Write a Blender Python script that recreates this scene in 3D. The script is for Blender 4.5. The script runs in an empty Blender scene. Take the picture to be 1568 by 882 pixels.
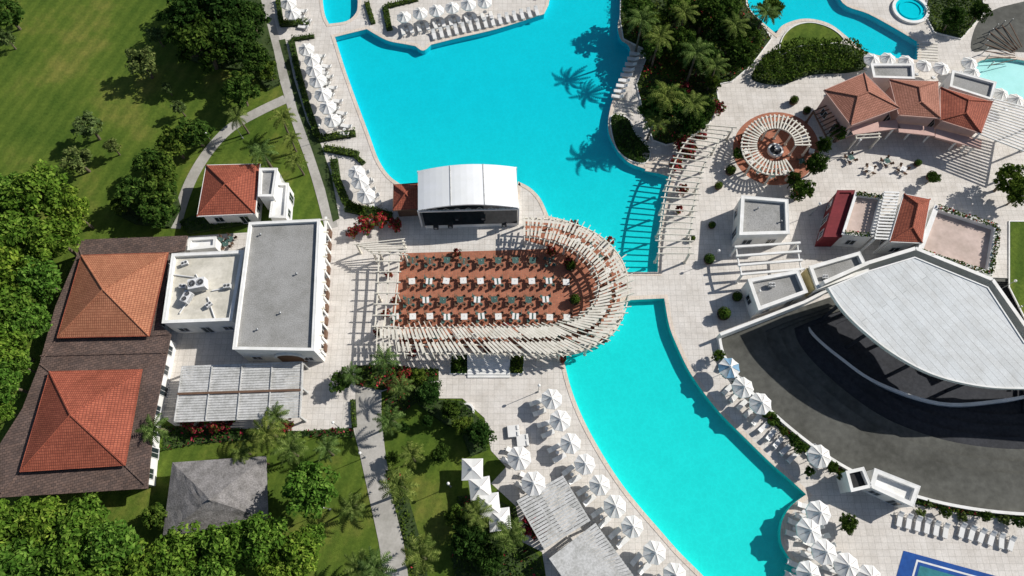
import bpy, math, random
from mathutils import Vector, Matrix, noise
from mathutils.geometry import tessellate_polygon
R = random.Random(7)
# ---- survey: plan points read off the aerial survey grid -> metres on the ground (z = height)
F = 1045.0; T = math.radians(22); H = 90.0
CT, ST = math.cos(T), math.sin(T)
def g(u, v, h=0.0):
    a = (u-784)/F; b = -(v-441)/F
    s = (H-h)/(CT-b*ST)
    return Vector((s*a, s*(b*CT+ST), h))
def G(pts, h=0.0): return [g(p[0], p[1], h) for p in pts]
SUNAZ = Vector((0.92, 0.39, 0)).normalized(); SUNEL = math.radians(36)

# ---------------------------------------------------------------- materials
def newmat(name):
    m = bpy.data.materials.new(name); m.use_nodes = True
    n = m.node_tree.nodes; l = m.node_tree.links
    return m, n, l, n['Principled BSDF']
def ramp(n, l, src, stops):
    r = n.new('ShaderNodeValToRGB'); e = r.color_ramp.elements
    e[0].position = stops[0][0]; e[0].color = (*stops[0][1], 1)
    e[1].position = stops[-1][0]; e[1].color = (*stops[-1][1], 1)
    for p, c in stops[1:-1]:
        x = e.new(p); x.color = (*c, 1)
    l.new(src, r.inputs[0]); return r
def noisen(n, l, scale, detail=5, rough=.6, coord=None):
    t = n.new('ShaderNodeTexNoise'); t.inputs['Scale'].default_value = scale
    t.inputs['Detail'].default_value = detail; t.inputs['Roughness'].default_value = rough
    if coord is None:
        gg = n.new('ShaderNodeNewGeometry'); coord = gg.outputs['Position']
    l.new(coord, t.inputs['Vector']); return t
def mul(n, l, a, b, fac=1.0, mode='MULTIPLY'):
    m = n.new('ShaderNodeMix'); m.data_type = 'RGBA'; m.blend_type = mode
    m.inputs[0].default_value = fac; l.new(a, m.inputs[6]); l.new(b, m.inputs[7]); return m.outputs[2]
def M(name, c1, c2, scale=2.0, rough=.85, bump=0.0, dirt=0.25, dscale=.25, metal=0, spec=.3, transl=0):
    m, n, l, p = newmat(name)
    t = noisen(n, l, scale)
    r = ramp(n, l, t.outputs[0], [(.3, c1), (.7, c2)])
    d = noisen(n, l, dscale, 6, .7)
    k = 1-dirt
    rd = ramp(n, l, d.outputs[0], [(.35, (k, k, k*.97)), (.6, (1, 1, 1))])
    col = mul(n, l, r.outputs[0], rd.outputs[0])
    l.new(col, p.inputs['Base Color'])
    p.inputs['Roughness'].default_value = rough; p.inputs['Metallic'].default_value = metal
    p.inputs['Specular IOR Level'].default_value = spec
    if bump:
        b = n.new('ShaderNodeBump'); b.inputs['Strength'].default_value = bump; b.inputs['Distance'].default_value = .05
        l.new(t.outputs[0], b.inputs['Height']); l.new(b.outputs[0], p.inputs['Normal'])
    if transl:
        tr = n.new('ShaderNodeBsdfTranslucent'); l.new(col, tr.inputs[0])
        x = n.new('ShaderNodeMixShader'); x.inputs[0].default_value = transl
        l.new(p.outputs[0], x.inputs[1]); l.new(tr.outputs[0], x.inputs[2]); l.new(x.outputs[0], n['Material Output'].inputs[0])
    return m
def brickmat(name, c1, c2, mortar, bw, rh, ms, uv=False, offset=.5, stain=.3, rough=.8, rot=0.0, bump=.3, sscale=.35):
    m, n, l, p = newmat(name)
    if uv:
        co = n.new('ShaderNodeUVMap').outputs[0]
    else:
        co = n.new('ShaderNodeNewGeometry').outputs['Position']
    mp = n.new('ShaderNodeMapping'); mp.inputs['Rotation'].default_value = (0, 0, rot); l.new(co, mp.inputs[0])
    b = n.new('ShaderNodeTexBrick'); l.new(mp.outputs[0], b.inputs['Vector'])
    b.offset = offset; b.inputs['Scale'].default_value = 1
    b.inputs['Color1'].default_value = (*c1, 1); b.inputs['Color2'].default_value = (*c2, 1); b.inputs['Mortar'].default_value = (*mortar, 1)
    b.inputs['Brick Width'].default_value = bw; b.inputs['Row Height'].default_value = rh
    b.inputs['Mortar Size'].default_value = ms; b.inputs['Mortar Smooth'].default_value = .3
    t1 = noisen(n, l, sscale, 7, .72); t2 = noisen(n, l, 5, 4, .7)
    k = 1-stain
    r1 = ramp(n, l, t1.outputs[0], [(.32, (k, k*.98, k*.95)), (.62, (1, 1, 1))])
    r2 = ramp(n, l, t2.outputs[0], [(.3, (.86, .86, .86)), (.7, (1.06, 1.06, 1.06))])
    c = mul(n, l, b.outputs[0], r1.outputs[0]); c = mul(n, l, c, r2.outputs[0])
    l.new(c, p.inputs['Base Color']); p.inputs['Roughness'].default_value = rough
    p.inputs['Specular IOR Level'].default_value = .25
    if bump:
        bb = n.new('ShaderNodeBump'); bb.inputs['Strength'].default_value = bump; bb.inputs['Distance'].default_value = .03; bb.invert = True
        l.new(b.outputs['Fac'], bb.inputs['Height']); l.new(bb.outputs[0], p.inputs['Normal'])
    return m
def leafmat(name, dark, mid, light):
    m, n, l, p = newmat(name); n.remove(p)
    gg = n.new('ShaderNodeNewGeometry'); oi = n.new('ShaderNodeObjectInfo')
    r = ramp(n, l, gg.outputs['Random Per Island'], [(0, dark), (.55, mid), (1, light)])
    t = noisen(n, l, .55, 2); rr = ramp(n, l, t.outputs[0], [(.35, (.62, .68, .6)), (.65, (1.15, 1.1, 1.0))])
    c = mul(n, l, r.outputs[0], rr.outputs[0])
    ro = ramp(n, l, oi.outputs['Random'], [(0, (.78, .9, .9)), (1, (1.25, 1.08, .85))])
    c = mul(n, l, c, ro.outputs[0])
    d = n.new('ShaderNodeBsdfDiffuse'); tr = n.new('ShaderNodeBsdfTranslucent')
    l.new(c, d.inputs[0]); l.new(c, tr.inputs[0])
    a = n.new('ShaderNodeMixShader'); a.inputs[0].default_value = .28; l.new(d.outputs[0], a.inputs[1]); l.new(tr.outputs[0], a.inputs[2])
    l.new(a.outputs[0], n['Material Output'].inputs[0]); return m

def lawnmat():
    m, n, l, p = newmat('lawn')
    t1 = noisen(n, l, .09, 6, .65); r1 = ramp(n, l, t1.outputs[0], [(.35, (.062, .112, .016)), (.52, (.098, .148, .023)), (.68, (.185, .19, .045))])
    t2 = noisen(n, l, 2.2, 8, .75); r2 = ramp(n, l, t2.outputs[0], [(.3, (.62, .65, .6)), (.7, (1.3, 1.25, 1.2))])
    w = n.new('ShaderNodeTexWave'); w.inputs['Scale'].default_value = .16; w.inputs['Distortion'].default_value = 1.2; w.inputs['Detail'].default_value = 3
    gg = n.new('ShaderNodeNewGeometry'); mp = n.new('ShaderNodeMapping'); mp.inputs['Rotation'].default_value = (0, 0, .35)
    l.new(gg.outputs['Position'], mp.inputs[0]); l.new(mp.outputs[0], w.inputs['Vector'])
    rw = ramp(n, l, w.outputs[1], [(.2, (.88, .91, .88)), (.8, (1.1, 1.07, 1.04))])
    c = mul(n, l, mul(n, l, r1.outputs[0], r2.outputs[0]), rw.outputs[0])
    l.new(c, p.inputs['Base Color']); p.inputs['Roughness'].default_value = .95; p.inputs['Specular IOR Level'].default_value = .1
    b = n.new('ShaderNodeBump'); b.inputs['Strength'].default_value = .6; b.inputs['Distance'].default_value = .1
    t3 = noisen(n, l, 9, 4, .7); l.new(t3.outputs[0], b.inputs['Height']); l.new(b.outputs[0], p.inputs['Normal'])
    return m
def watermat():
    m, n, l, p = newmat('pool_water'); n.remove(p)
    t = noisen(n, l, 2.0, 5, .6); b = n.new('ShaderNodeBump'); b.inputs['Strength'].default_value = .5; b.inputs['Distance'].default_value = .08
    l.new(t.outputs[0], b.inputs['Height'])
    lw = n.new('ShaderNodeLayerWeight')
    pw = n.new('ShaderNodeMath'); pw.operation = 'POWER'; l.new(lw.outputs['Facing'], pw.inputs[0]); pw.inputs[1].default_value = 5
    ma = n.new('ShaderNodeMath'); ma.operation = 'MULTIPLY_ADD'; l.new(pw.outputs[0], ma.inputs[0]); ma.inputs[1].default_value = .95; ma.inputs[2].default_value = .025
    tr = n.new('ShaderNodeBsdfTransparent'); tr.inputs[0].default_value = (.95, 1, 1, 1)
    gl = n.new('ShaderNodeBsdfGlossy'); gl.inputs['Roughness'].default_value = .1
    l.new(b.outputs[0], gl.inputs['Normal'])
    x = n.new('ShaderNodeMixShader'); l.new(ma.outputs[0], x.inputs[0]); l.new(tr.outputs[0], x.inputs[1]); l.new(gl.outputs[0], x.inputs[2])
    l.new(x.outputs[0], n['Material Output'].inputs[0]); return m
def basinmat():
    m, n, l, p = newmat('pool_tile_caustics')
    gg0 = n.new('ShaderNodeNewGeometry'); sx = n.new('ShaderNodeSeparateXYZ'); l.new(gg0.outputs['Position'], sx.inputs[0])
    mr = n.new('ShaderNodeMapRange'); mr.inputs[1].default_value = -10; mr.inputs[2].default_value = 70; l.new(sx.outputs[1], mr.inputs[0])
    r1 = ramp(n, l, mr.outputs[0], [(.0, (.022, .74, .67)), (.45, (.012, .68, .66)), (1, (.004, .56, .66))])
    t2 = noisen(n, l, .5, 8, .75); r2 = ramp(n, l, t2.outputs[0], [(.35, (.9, .95, .95)), (.7, (1.06, 1.04, 1.03))])
    v = n.new('ShaderNodeTexVoronoi'); v.feature = 'DISTANCE_TO_EDGE'; v.inputs['Scale'].default_value = 1.3
    t4 = noisen(n, l, 1.2, 3); vm = n.new('ShaderNodeVectorMath'); vm.operation = 'ADD'
    l.new(gg0.outputs['Position'], vm.inputs[0]); l.new(t4.outputs['Color'], vm.inputs[1]); l.new(vm.outputs[0], v.inputs['Vector'])
    r3 = ramp(n, l, v.outputs[0], [(.0, (1.06, 1.035, 1.035)), (.14, (.98, .98, .98))])  # light ripples painted into the tile colour as paler cell edges
    c = mul(n, l, mul(n, l, r1.outputs[0], r2.outputs[0]), r3.outputs[0])
    l.new(c, p.inputs['Base Color']); p.inputs['Roughness'].default_value = .6; p.inputs['Specular IOR Level'].default_value = 0; return m

LAWN = lawnmat(); WATER = watermat(); BASIN = basinmat()
BASIN2 = M('kids_pool_tile', (.35, .72, .70), (.42, .78, .75), .5, .5, dirt=.05)
PAVE = brickmat('plaza_paving', (.75, .705, .65), (.69, .65, .60), (.52, .49, .44), .8, .8, .025, offset=0, stain=.2)
COPE = brickmat('coping_stone', (.76, .66, .56), (.69, .60, .51), (.5, .43, .36), .6, 2, .02, stain=.12)
PATH = M('path_concrete', (.42, .40, .365), (.5, .475, .435), 3, dirt=.3)
BRICK = brickmat('terracotta_paving', (.50, .19, .11), (.40, .145, .085), (.34, .2, .14), .34, .34, .02, offset=0, stain=.3)
TILE = brickmat('roof_tile_red', (.48, .14, .08), (.37, .10, .058), (.18, .05, .035), .26, .36, .035, uv=True, offset=0, stain=.28, bump=.8)
TILEO = brickmat('roof_tile_orange', (.56, .245, .135), (.47, .19, .105), (.26, .09, .05), .26, .36, .035, uv=True, offset=0, stain=.25, bump=.8)
TILEP = brickmat('roof_tile_pink', (.52, .23, .16), (.42, .18, .12), (.22, .09, .06), .26, .36, .035, uv=True, offset=0, stain=.25, bump=.8)
SHING = brickmat('roof_shingle_brown', (.20, .135, .11), (.125, .09, .078), (.06, .045, .04), .5, .33, .03, uv=True, stain=.35, bump=.6, rot=-.27)
THATCH = M('thatch_grey', (.17, .16, .155), (.34, .32, .31), 6, .95, bump=1, dirt=.4, dscale=.7)
STUC = M('white_stucco', (.80, .79, .76), (.86, .85, .83), 1.5, dirt=.14, dscale=.5)
STUCP = M('pink_stucco', (.58, .38, .33), (.64, .43, .37), 1.5, dirt=.15)
CREAM = M('cream_roof', (.66, .62, .53), (.74, .70, .61), 2, dirt=.3, dscale=.4)
GRAVEL = M('gravel_roof', (.25, .25, .24), (.42, .41, .395), 7, .95, bump=.6, dirt=.25, dscale=.3)
SLAT = M('painted_timber', (.68, .64, .55), (.80, .76, .67), 3, dirt=.2, dscale=1)
SLATG = M('weathered_timber', (.50, .50, .485), (.64, .635, .62), 4, dirt=.3, dscale=1)
ROOFW = brickmat('metal_roof_sheet', (.70, .72, .72), (.63, .655, .66), (.5, .52, .52), 60, .9, .05, stain=.2, rot=1.0, bump=.4)
MEMB = M('white_membrane', (.82, .83, .84), (.86, .87, .88), .6, .5, dirt=.06)
CLOTH = M('white_canvas', (.84, .83, .81), (.89, .88, .86), 2, dirt=.04, transl=.16)
BLUEC = M('blue_canvas', (.2, .38, .55), (.25, .42, .6), 2, dirt=.06, transl=.2)
ASPH = M('dark_stone', (.080, .080, .070), (.12, .12, .105), 1.2, dirt=.4, dscale=.2)
DARK = M('dark_stage_floor', (.02, .02, .022), (.035, .035, .037), 2)
NAVY = M('shade_darkened_seat_stone', (.025, .027, .034), (.045, .047, .055), 2)  # dark seat stone, colour taken near black for the shade under the roof
WOOD = M('brown_wood', (.12, .07, .045), (.2, .12, .08), 8)
TRUNK = M('bark', (.12, .09, .065), (.2, .16, .12), 8, bump=.6)
METAL = M('grey_metal', (.35, .36, .37), (.45, .46, .47), 3, .45, metal=.6)
WMETAL = M('white_metal', (.7, .7, .7), (.78, .78, .78), 3, .5)
REDP = M('maroon_paint', (.17, .02, .028), (.22, .03, .035), 3)
SOIL = M('soil', (.055, .045, .03), (.10, .08, .05), 3, bump=.5)
BED = M('planting_bed', (.025, .05, .012), (.06, .09, .024), 1.6, bump=.5)
COURTB = M('court_blue', (.01, .07, .30), (.015, .09, .34), 2)
COURTG = M('court_green', (.03, .19, .22), (.04, .23, .26), 2)
PINKT = M('pink_terrace_tile', (.55, .43, .375), (.64, .51, .45), 1.2, dirt=.25)
TEAL = M('teal_fabric', (.05, .11, .10), (.08, .15, .13), 5)
YEL = M('yellow_stucco', (.6, .5, .25), (.66, .56, .3), 2)
LINE = M('white_line', (.75, .75, .75), (.8, .8, .8), 3)
def glassm():
    m, n, l, p = newmat('window_glass'); p.inputs['Base Color'].default_value = (.02, .03, .035, 1)
    p.inputs['Roughness'].default_value = .06; return m
GLASS = glassm()
LB = leafmat('leaf_bright', (.048, .105, .014), (.125, .24, .036), (.25, .37, .075))
LM = leafmat('leaf_mid', (.026, .060, .012), (.070, .13, .026), (.15, .22, .048))
LD = leafmat('leaf_dark', (.014, .035, .009), (.036, .078, .017), (.08, .14, .034))
LP = leafmat('leaf_palm', (.05, .085, .022), (.12, .18, .05), (.22, .29, .10))
LPINK = leafmat('bougainvillea_petal', (.28, .015, .04), (.5, .04, .09), (.65, .12, .15))
LGREY = leafmat('leaf_olive', (.06, .095, .035), (.13, .19, .07), (.24, .31, .13))

# ---------------------------------------------------------------- mesh builder
def area(p): return sum(p[i].x*p[(i+1) % len(p)].y-p[(i+1) % len(p)].x*p[i].y for i in range(len(p)))/2
def ccw(p): return list(p) if area(p) > 0 else list(reversed(p))
def offs(p, d, closed=True):
    n = len(p); o = []
    for i in range(n):
        a = p[(i-1) % n] if closed or i > 0 else p[i]; b = p[(i+1) % n] if closed or i < n-1 else p[i]
        c = p[i]
        t1 = (c-a); t1.z = 0; t2 = (b-c); t2.z = 0
        if t1.length < 1e-6: t1 = t2.copy()
        if t2.length < 1e-6: t2 = t1.copy()
        t1.normalize(); t2.normalize()
        n1 = Vector((t1.y, -t1.x, 0)); n2 = Vector((t2.y, -t2.x, 0)); m = n1+n2
        if m.length < .3: m = n1
        m.normalize(); k = 1/max(.5, m.dot(n1))
        o.append(c+m*d*k)
    return o
def smooth(pts, k=5, closed=True):
    # catmull-rom; a third element marks a corner
    out = []; n = len(pts)
    for i in range(n if closed else n-1):
        p1 = pts[i]; p2 = pts[(i+1) % n]
        p0 = pts[(i-1) % n] if (closed or i > 0) else p1; p3 = pts[(i+2) % n] if (closed or i < n-2) else p2
        if len(p1) > 2: p0 = p1
        if len(p2) > 2: p3 = p2
        for j in range(k):
            t = j/k
            if len(p1) > 2 and len(p2) > 2 and j: continue
            out.append(tuple(.5*((2*p1[a])+(-p0[a]+p2[a])*t+(2*p0[a]-5*p1[a]+4*p2[a]-p3[a])*t*t+(-p0[a]+3*p1[a]-3*p2[a]+p3[a])*t**3) for a in (0, 1)))
    if not closed: out.append(tuple(pts[-1][:2]))
    return out
class MB:
    def __init__(s): s.v = []; s.f = []; s.m = []; s.mats = []
    def mi(s, mat):
        if mat not in s.mats: s.mats.append(mat)
        return s.mats.index(mat)
    def face(s, pts, mat):
        b = len(s.v); s.v += [tuple(p) for p in pts]; s.f.append(tuple(range(b, b+len(pts)))); s.m.append(s.mi(mat))
    def prism(s, pts, z0, z1, mat, top=None, bottom=False):
        p = ccw(pts); n = len(p)
        for i in range(n):
            a = p[i]; b = p[(i+1) % n]
            s.face([(a.x, a.y, z0), (b.x, b.y, z0), (b.x, b.y, z1), (a.x, a.y, z1)], mat)
        s.poly(p, [], z1, top or mat)
        if bottom: s.poly(p, [], z0, mat, True)
    def poly(s, p, holes, z, mat, flip=False):
        loops = [[Vector((q.x, q.y, 0)) for q in lp] for lp in [ccw(p)]+[list(reversed(ccw(h))) for h in holes]]
        fl = [q for lp in loops for q in lp]
        b = len(s.v); s.v += [(q.x, q.y, z) for q in fl]
        for t in tessellate_polygon(loops):
            a = [fl[i] for i in t]; ar = area(a)
            if abs(ar) < 1e-7: continue
            t = tuple(t) if (ar > 0) != flip else tuple(reversed(t))
            s.f.append(tuple(b+i for i in t)); s.m.append(s.mi(mat))
    def box(s, c, dx, dy, dz, mat, rot=0.0):
        c = Vector(c); ca, sa = math.cos(rot), math.sin(rot)
        q = [Vector((c.x+x*ca-y*sa, c.y+x*sa+y*ca, 0)) for x, y in ((-dx/2, -dy/2), (dx/2, -dy/2), (dx/2, dy/2), (-dx/2, dy/2))]
        s.prism(q, c.z, c.z+dz, mat, bottom=True)
    def beam(s, p, q, w, h, mat):
        p = Vector(p); q = Vector(q); d = (q-p)
        if d.length < 1e-4: return
        d.normalize(); up = Vector((0, 0, 1)) if abs(d.z) < .95 else Vector((1, 0, 0))
        x = d.cross(up).normalized()*w/2; y = x.cross(d).normalized()*h/2
        A = [p-x-y, p+x-y, p+x+y, p-x+y]; B = [q-x-y, q+x-y, q+x+y, q-x+y]
        for i in range(4): j = (i+1) % 4; s.face([A[i], A[j], B[j], B[i]], mat)
        s.face(A[::-1], mat); s.face(B, mat)
    def cyl(s, p, q, r1, r2, n, mat, cap=True):
        p = Vector(p); q = Vector(q); d = (q-p).normalized(); up = Vector((0, 0, 1)) if abs(d.z) < .9 else Vector((1, 0, 0))
        x = up.cross(d).normalized(); y = d.cross(x)
        A = [p+(x*math.cos(a)+y*math.sin(a))*r1 for a in [2*math.pi*i/n for i in range(n)]]
        B = [q+(x*math.cos(a)+y*math.sin(a))*r2 for a in [2*math.pi*i/n for i in range(n)]]
        for i in range(n): j = (i+1) % n; s.face([A[i], A[j], B[j], B[i]], mat)
        if cap: s.face(B, mat); s.face(A[::-1], mat)
    def strip(s, path, d0, d1, z0, z1, mat, closed=True):
        # raised band between two offsets of a path
        a = offs(path, d0, closed); b = offs(path, d1, closed); n = len(path)
        for i in range(n if closed else n-1):
            j = (i+1) % n
            P = lambda q, z: (q.x, q.y, z)
            s.face([P(a[i], z1), P(b[i], z1), P(b[j], z1), P(a[j], z1)], mat)
            s.face([P(b[i], z0), P(b[j], z0), P(b[j], z1), P(b[i], z1)], mat)
            s.face([P(a[j], z0), P(a[i], z0), P(a[i], z1), P(a[j], z1)], mat)
    def mesh(s, name, uv=True, shade=False):
        me = bpy.data.meshes.new(name); me.from_pydata(s.v, [], s.f)
        for m in s.mats: me.materials.append(m)
        me.polygons.foreach_set('material_index', s.m)
        if shade: me.polygons.foreach_set('use_smooth', [True]*len(s.f))
        if uv:
            me.update(); ul = me.uv_layers.new(name='UVMap').data
            for p in me.polygons:
                nn = p.normal
                if abs(nn.z) > .995 or nn.length < .1: t = Vector((1, 0, 0)); b = Vector((0, 1, 0))
                else: t = Vector((0, 0, 1)).cross(nn).normalized(); b = nn.cross(t)
                for li in p.loop_indices:
                    co = me.vertices[me.loops[li].vertex_index].co; ul[li].uv = (co.dot(t), co.dot(b))
        me.update(); return me
    def obj(s, name, parent=None, uv=True, shade=False):
        o = bpy.data.objects.new(name, s.mesh(name, uv, shade)); bpy.context.collection.objects.link(o)
        if parent: o.parent = parent
        return o
def empty(name, loc=(0, 0, 0)):
    o = bpy.data.objects.new(name, None); bpy.context.collection.objects.link(o); return o
def inst(name, me, loc, rz=0.0, s=1.0):
    o = bpy.data.objects.new(name, me); bpy.context.collection.objects.link(o)
    o.location = loc; o.rotation_euler = (0, 0, rz); o.scale = (s, s, s) if not isinstance(s, tuple) else s
    return o

# ---------------------------------------------------------------- ground, plaza, pools
POOL1 = smooth([(513, 57, 1), (530, 110), (548, 160), (565, 205), (580, 245), (597, 270), (618, 285, 1), (640, 300, 1), (790, 300, 1), (793, 278, 1), (812, 288), (828, 305), (840, 331, 1), (880, 342), (918, 362), (945, 390), (961, 417, 1), (1007, 417, 1), (1008, 390), (1013, 345), (1020, 305), (1028, 272, 1), (985, 258, 1), (960, 247), (940, 222), (931, 195), (936, 160), (950, 125), (964, 85), (962, 70), (950, 60), (946, 38), (953, 10), (957, -40, 1), (848, -40, 1), (840, 8, 1), (833, 22, 1), (760, 45), (700, 59), (660, 69, 1), (648, 78), (636, 71, 1), (620, 68), (595, 63), (575, 53), (562, 45, 1)])
POOL2 = smooth([(955, 460, 1), (1017, 457, 1), (1025, 500), (1038, 533), (1055, 568), (1078, 602), (1105, 635), (1140, 670), (1180, 709), (1210, 735), (1234, 757, 1), (1211, 775), (1197, 800), (1196, 830), (1209, 855), (1225, 872), (1232, 905, 1), (1100, 905, 1), (1065, 870), (1038, 843), (1010, 811), (983, 780), (955, 745), (930, 708), (905, 665), (887, 628), (873, 590), (862, 546, 1), (890, 540), (915, 529), (940, 510), (953, 487)])
POOL3 = smooth([(490, -50, 1), (496, 15), (504, 37, 1), (530, 33), (544, 22), (548, 5), (546, -50, 1)])
POOL4 = smooth([(1143, -40, 1), (1146, 10), (1165, 32), (1188, 52, 1), (1200, 38), (1232, 29), (1268, 36), (1296, 56), (1322, 78), (1360, 88), (1404, 92, 1), (1407, 66, 1), (1372, 45), (1330, 22), (1290, 5), (1270, -40, 1)])
POOL5 = smooth([(1492, 112), (1497, 96), (1520, 90), (1560, 92), (1600, 105), (1605, 140), (1570, 152), (1530, 148), (1500, 132)])
BOWL = smooth([(1100, 517, 1), (1108, 548), (1138, 590), (1180, 632), (1222, 668), (1270, 703), (1320, 730), (1400, 760), (1480, 778), (1568, 787), (1640, 785, 1), (1640, 430, 1), (1400, 420, 1), (1268, 456, 1), (1140, 500, 1)])
pools = [G(p) for p in (POOL1, POOL2, POOL3, POOL4, POOL5)]
bowl = G(BOWL); bowlc = ccw(bowl)
holes = pools+[bowl]
mb = MB(); S = 900
mb.poly([Vector((-S, -S, 0)), Vector((S, -S, 0)), Vector((S, S, 0)), Vector((-S, S, 0))], holes, 0, LAWN); mb.obj('ground')
PLAZA = [(392, -90), (400, 10), (412, 60), (426, 110), (440, 160), (460, 210), (480, 265), (495, 310), (500, 348), (290, 362), (255, 362), (245, 500), (255, 520), (250, 640), (268, 652), (460, 660), (541, 655), (552, 700), (565, 760), (580, 830), (592, 910), (629, 910), (618, 830), (603, 770), (591, 700), (584, 640), (584, 600), (620, 588), (672, 585), (672, 610), (708, 610), (742, 640), (752, 690), (775, 715), (752, 740), (790, 775), (800, 830), (830, 845), (845, 940), (1700, 940), (1700, -90)]
mb = MB(); mb.poly(G(PLAZA), holes, .03, PAVE); mb.obj('plaza_pavement')
def pool(name, loop, basin=BASIN, depth=1.0):
    e = empty(name); lp = ccw(loop)
    a = MB(); a.poly(lp, [], -depth, basin)
    n = len(lp)
    for i in range(n):
        p, q = lp[i], lp[(i+1) % n]
        a.face([(p.x, p.y, .03), (q.x, q.y, .03), (q.x, q.y, -depth), (p.x, p.y, -depth)], basin)
    a.obj('basin', e)
    w = MB(); w.poly(lp, [], -.1, WATER); w.obj('water_surface', e)
    c = MB(); c.strip(lp, 0, .55, .0, .075, COPE); c.obj('coping', e)
pool('swimming_pool', pools[0]); pool('swimming_pool', pools[1]); pool('swimming_pool', pools[2]); pool('swimming_pool', pools[3])
pool('paddling_pool', pools[4], BASIN2, .5)
# entry steps
w = MB()
for i in range(5):
    w.beam(g(984+i*1.0, 236+i*6, .04), g(1028-i*.5, 240+i*6.5, .04), .45, .16, COPE)
w.obj('pool_steps')
w = MB()
for i in range(7): w.beam(g(1404, 66+i*4.2, .05), g(1436, 68+i*4.2, .05), .22, .14, SLAT)
w.obj('footbridge')
w = MB()
for i in range(5): w.beam(g(940+i*2, 172-i*5, .05), g(970+i*1, 176-i*5, .05), .3, .14, SLAT)
w.obj('pool_steps')

def sheet(name, uv, z, mat, kerb=None, kw=.15, kh=.1):
    p = ccw(G(uv)); e = MB(); e.poly(p, [], z, mat)
    if kerb: e.strip(p, 0, kw, 0, z+kh, kerb)
    return e.obj(name)
def ribbon(name, pts, w, z, mat):
    p = G(smooth(pts, 5, False)); e = MB(); a = offs(p, -w/2, False); b = offs(p, w/2, False)
    for i in range(len(p)-1):
        e.face([(q.x, q.y, z) for q in (a[i], b[i], b[i+1], a[i+1])], mat)
    o = e.obj(name); return o
# west concrete path + curved garden path
ribbon('garden_path', [(405, -80), (408, 10), (422, 70), (440, 130), (458, 190), (480, 250), (495, 300), (508, 350)], 1.9, .05, PATH)
ribbon('garden_path', [(437, 152), (395, 172), (355, 195), (325, 225), (300, 262), (283, 300), (268, 350)], 1.7, .045, PATH)
sheet('garden_path', [(545, 585), (582, 585), (584, 640), (591, 700), (603, 770), (618, 830), (629, 910), (592, 910), (580, 830), (565, 760), (552, 700), (543, 655)], .05, PATH)
sheet('lawn', [(427, 62), (437, 60), (450, 120), (470, 185), (492, 222), (508, 270), (520, 335), (510, 340), (498, 290), (478, 230), (456, 170), (440, 110)], .06, BED)
# ---------------------------------------------------------------- foliage
def addleaf(V, Fc, p, nrm, s, rnd):
    t = nrm.orthogonal().normalized(); b = nrm.cross(t)
    a = rnd.uniform(0, 6.283); c, sn = math.cos(a), math.sin(a)
    x = (t*c+b*sn)*s; y = (b*c-t*sn)*s*.55
    k = len(V); V += [p-x, p-y+nrm*s*.12, p+x, p+y+nrm*s*.12]; Fc.append((k, k+1, k+2, k+3))
def rndunit(rnd):
    z = rnd.uniform(-1, 1); a = rnd.uniform(0, 6.283); r = math.sqrt(1-z*z); return Vector((r*math.cos(a), r*math.sin(a), z))
def treemesh(name, seed, rad, hgt, leaf, nclump, nleaf, ls, flat=.75, trunkh=.35, extra=None):
    rnd = random.Random(seed); t = MB()
    cz = hgt-rad*flat
    lean = Vector((rnd.uniform(-.3, .3), rnd.uniform(-.3, .3), 0))
    top = Vector((lean.x, lean.y, hgt*trunkh+.2))
    t.cyl((0, 0, 0), top, .05*rad+.08, .035*rad+.06, 8, TRUNK)
    cl = []
    for i in range(nclump):
        d = rndunit(rnd); d.z = d.z*.9+.15; d.normalize()
        r = rnd.uniform(.35, 1.0)**.6
        k = .8+.42*noise.noise(d*1.9+Vector((seed*3.1, 0, 0)))
        c = Vector((d.x*rad*r*k, d.y*rad*r*k, cz+d.z*rad*flat*r*k))
        cl.append((c, rad*rnd.uniform(.13, .30)))
    for i in range(7):
        c, rr = cl[i*len(cl)//7]
        m = top.lerp(c, .5)+Vector((0, 0, -.2))
        t.cyl(top-Vector((0, 0, .3)), m, .03*rad+.03, .02*rad+.02, 6, TRUNK, False); t.cyl(m, c, .02*rad+.02, .02, 5, TRUNK, False)
    V = []; Fc = []
    for c, rr in cl:
        for j in range(nleaf):
            d = rndunit(rnd); d.z = abs(d.z)*1.0-.25; p = c+Vector((d.x*rr, d.y*rr, d.z*rr*.8))*rnd.uniform(.5, 1.15)
            nn = (d+rndunit(rnd)*.75+Vector((0, 0, .35))).normalized()
            addleaf(V, Fc, p, nn, ls*rnd.uniform(.65, 1.25), rnd)
    b = len(t.v); li = t.mi(leaf); t.v += [tuple(v) for v in V]; t.f += [tuple(b+i for i in f) for f in Fc]
    if extra:
        ei = t.mi(extra[0]); t.m += [ei if rnd.random() < extra[1] else li for _ in Fc]
    else: t.m += [li]*len(Fc)
    return t.mesh(name, uv=False)
TB = [treemesh('broadleaf_tree', 10+i, 3.4, 8.5, LB, 85, 38, .29) for i in range(4)]
TD = [treemesh('dense_tree', 20+i, 3.3, 7.5, LD, 82, 38, .27, .85) for i in range(3)]
TM = [treemesh('garden_tree', 30+i, 2.4, 5.2, LM, 52, 42, .23, .8) for i in range(3)]
TS = [treemesh('young_tree', 40+i, 1.8, 4.3, LGREY, 45, 34, .18, .8, .4) for i in range(2)]
TBG = [treemesh('bougainvillea', 50+i, 1.3, 2.2, LM, 30, 34, .17, .8, .2, (LPINK, .6)) for i in range(2)]
SH = [treemesh('shrub', 60+i, .8, 1.2, LM if i else LGREY, 20, 28, .14, .8, .1) for i in range(2)]
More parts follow.
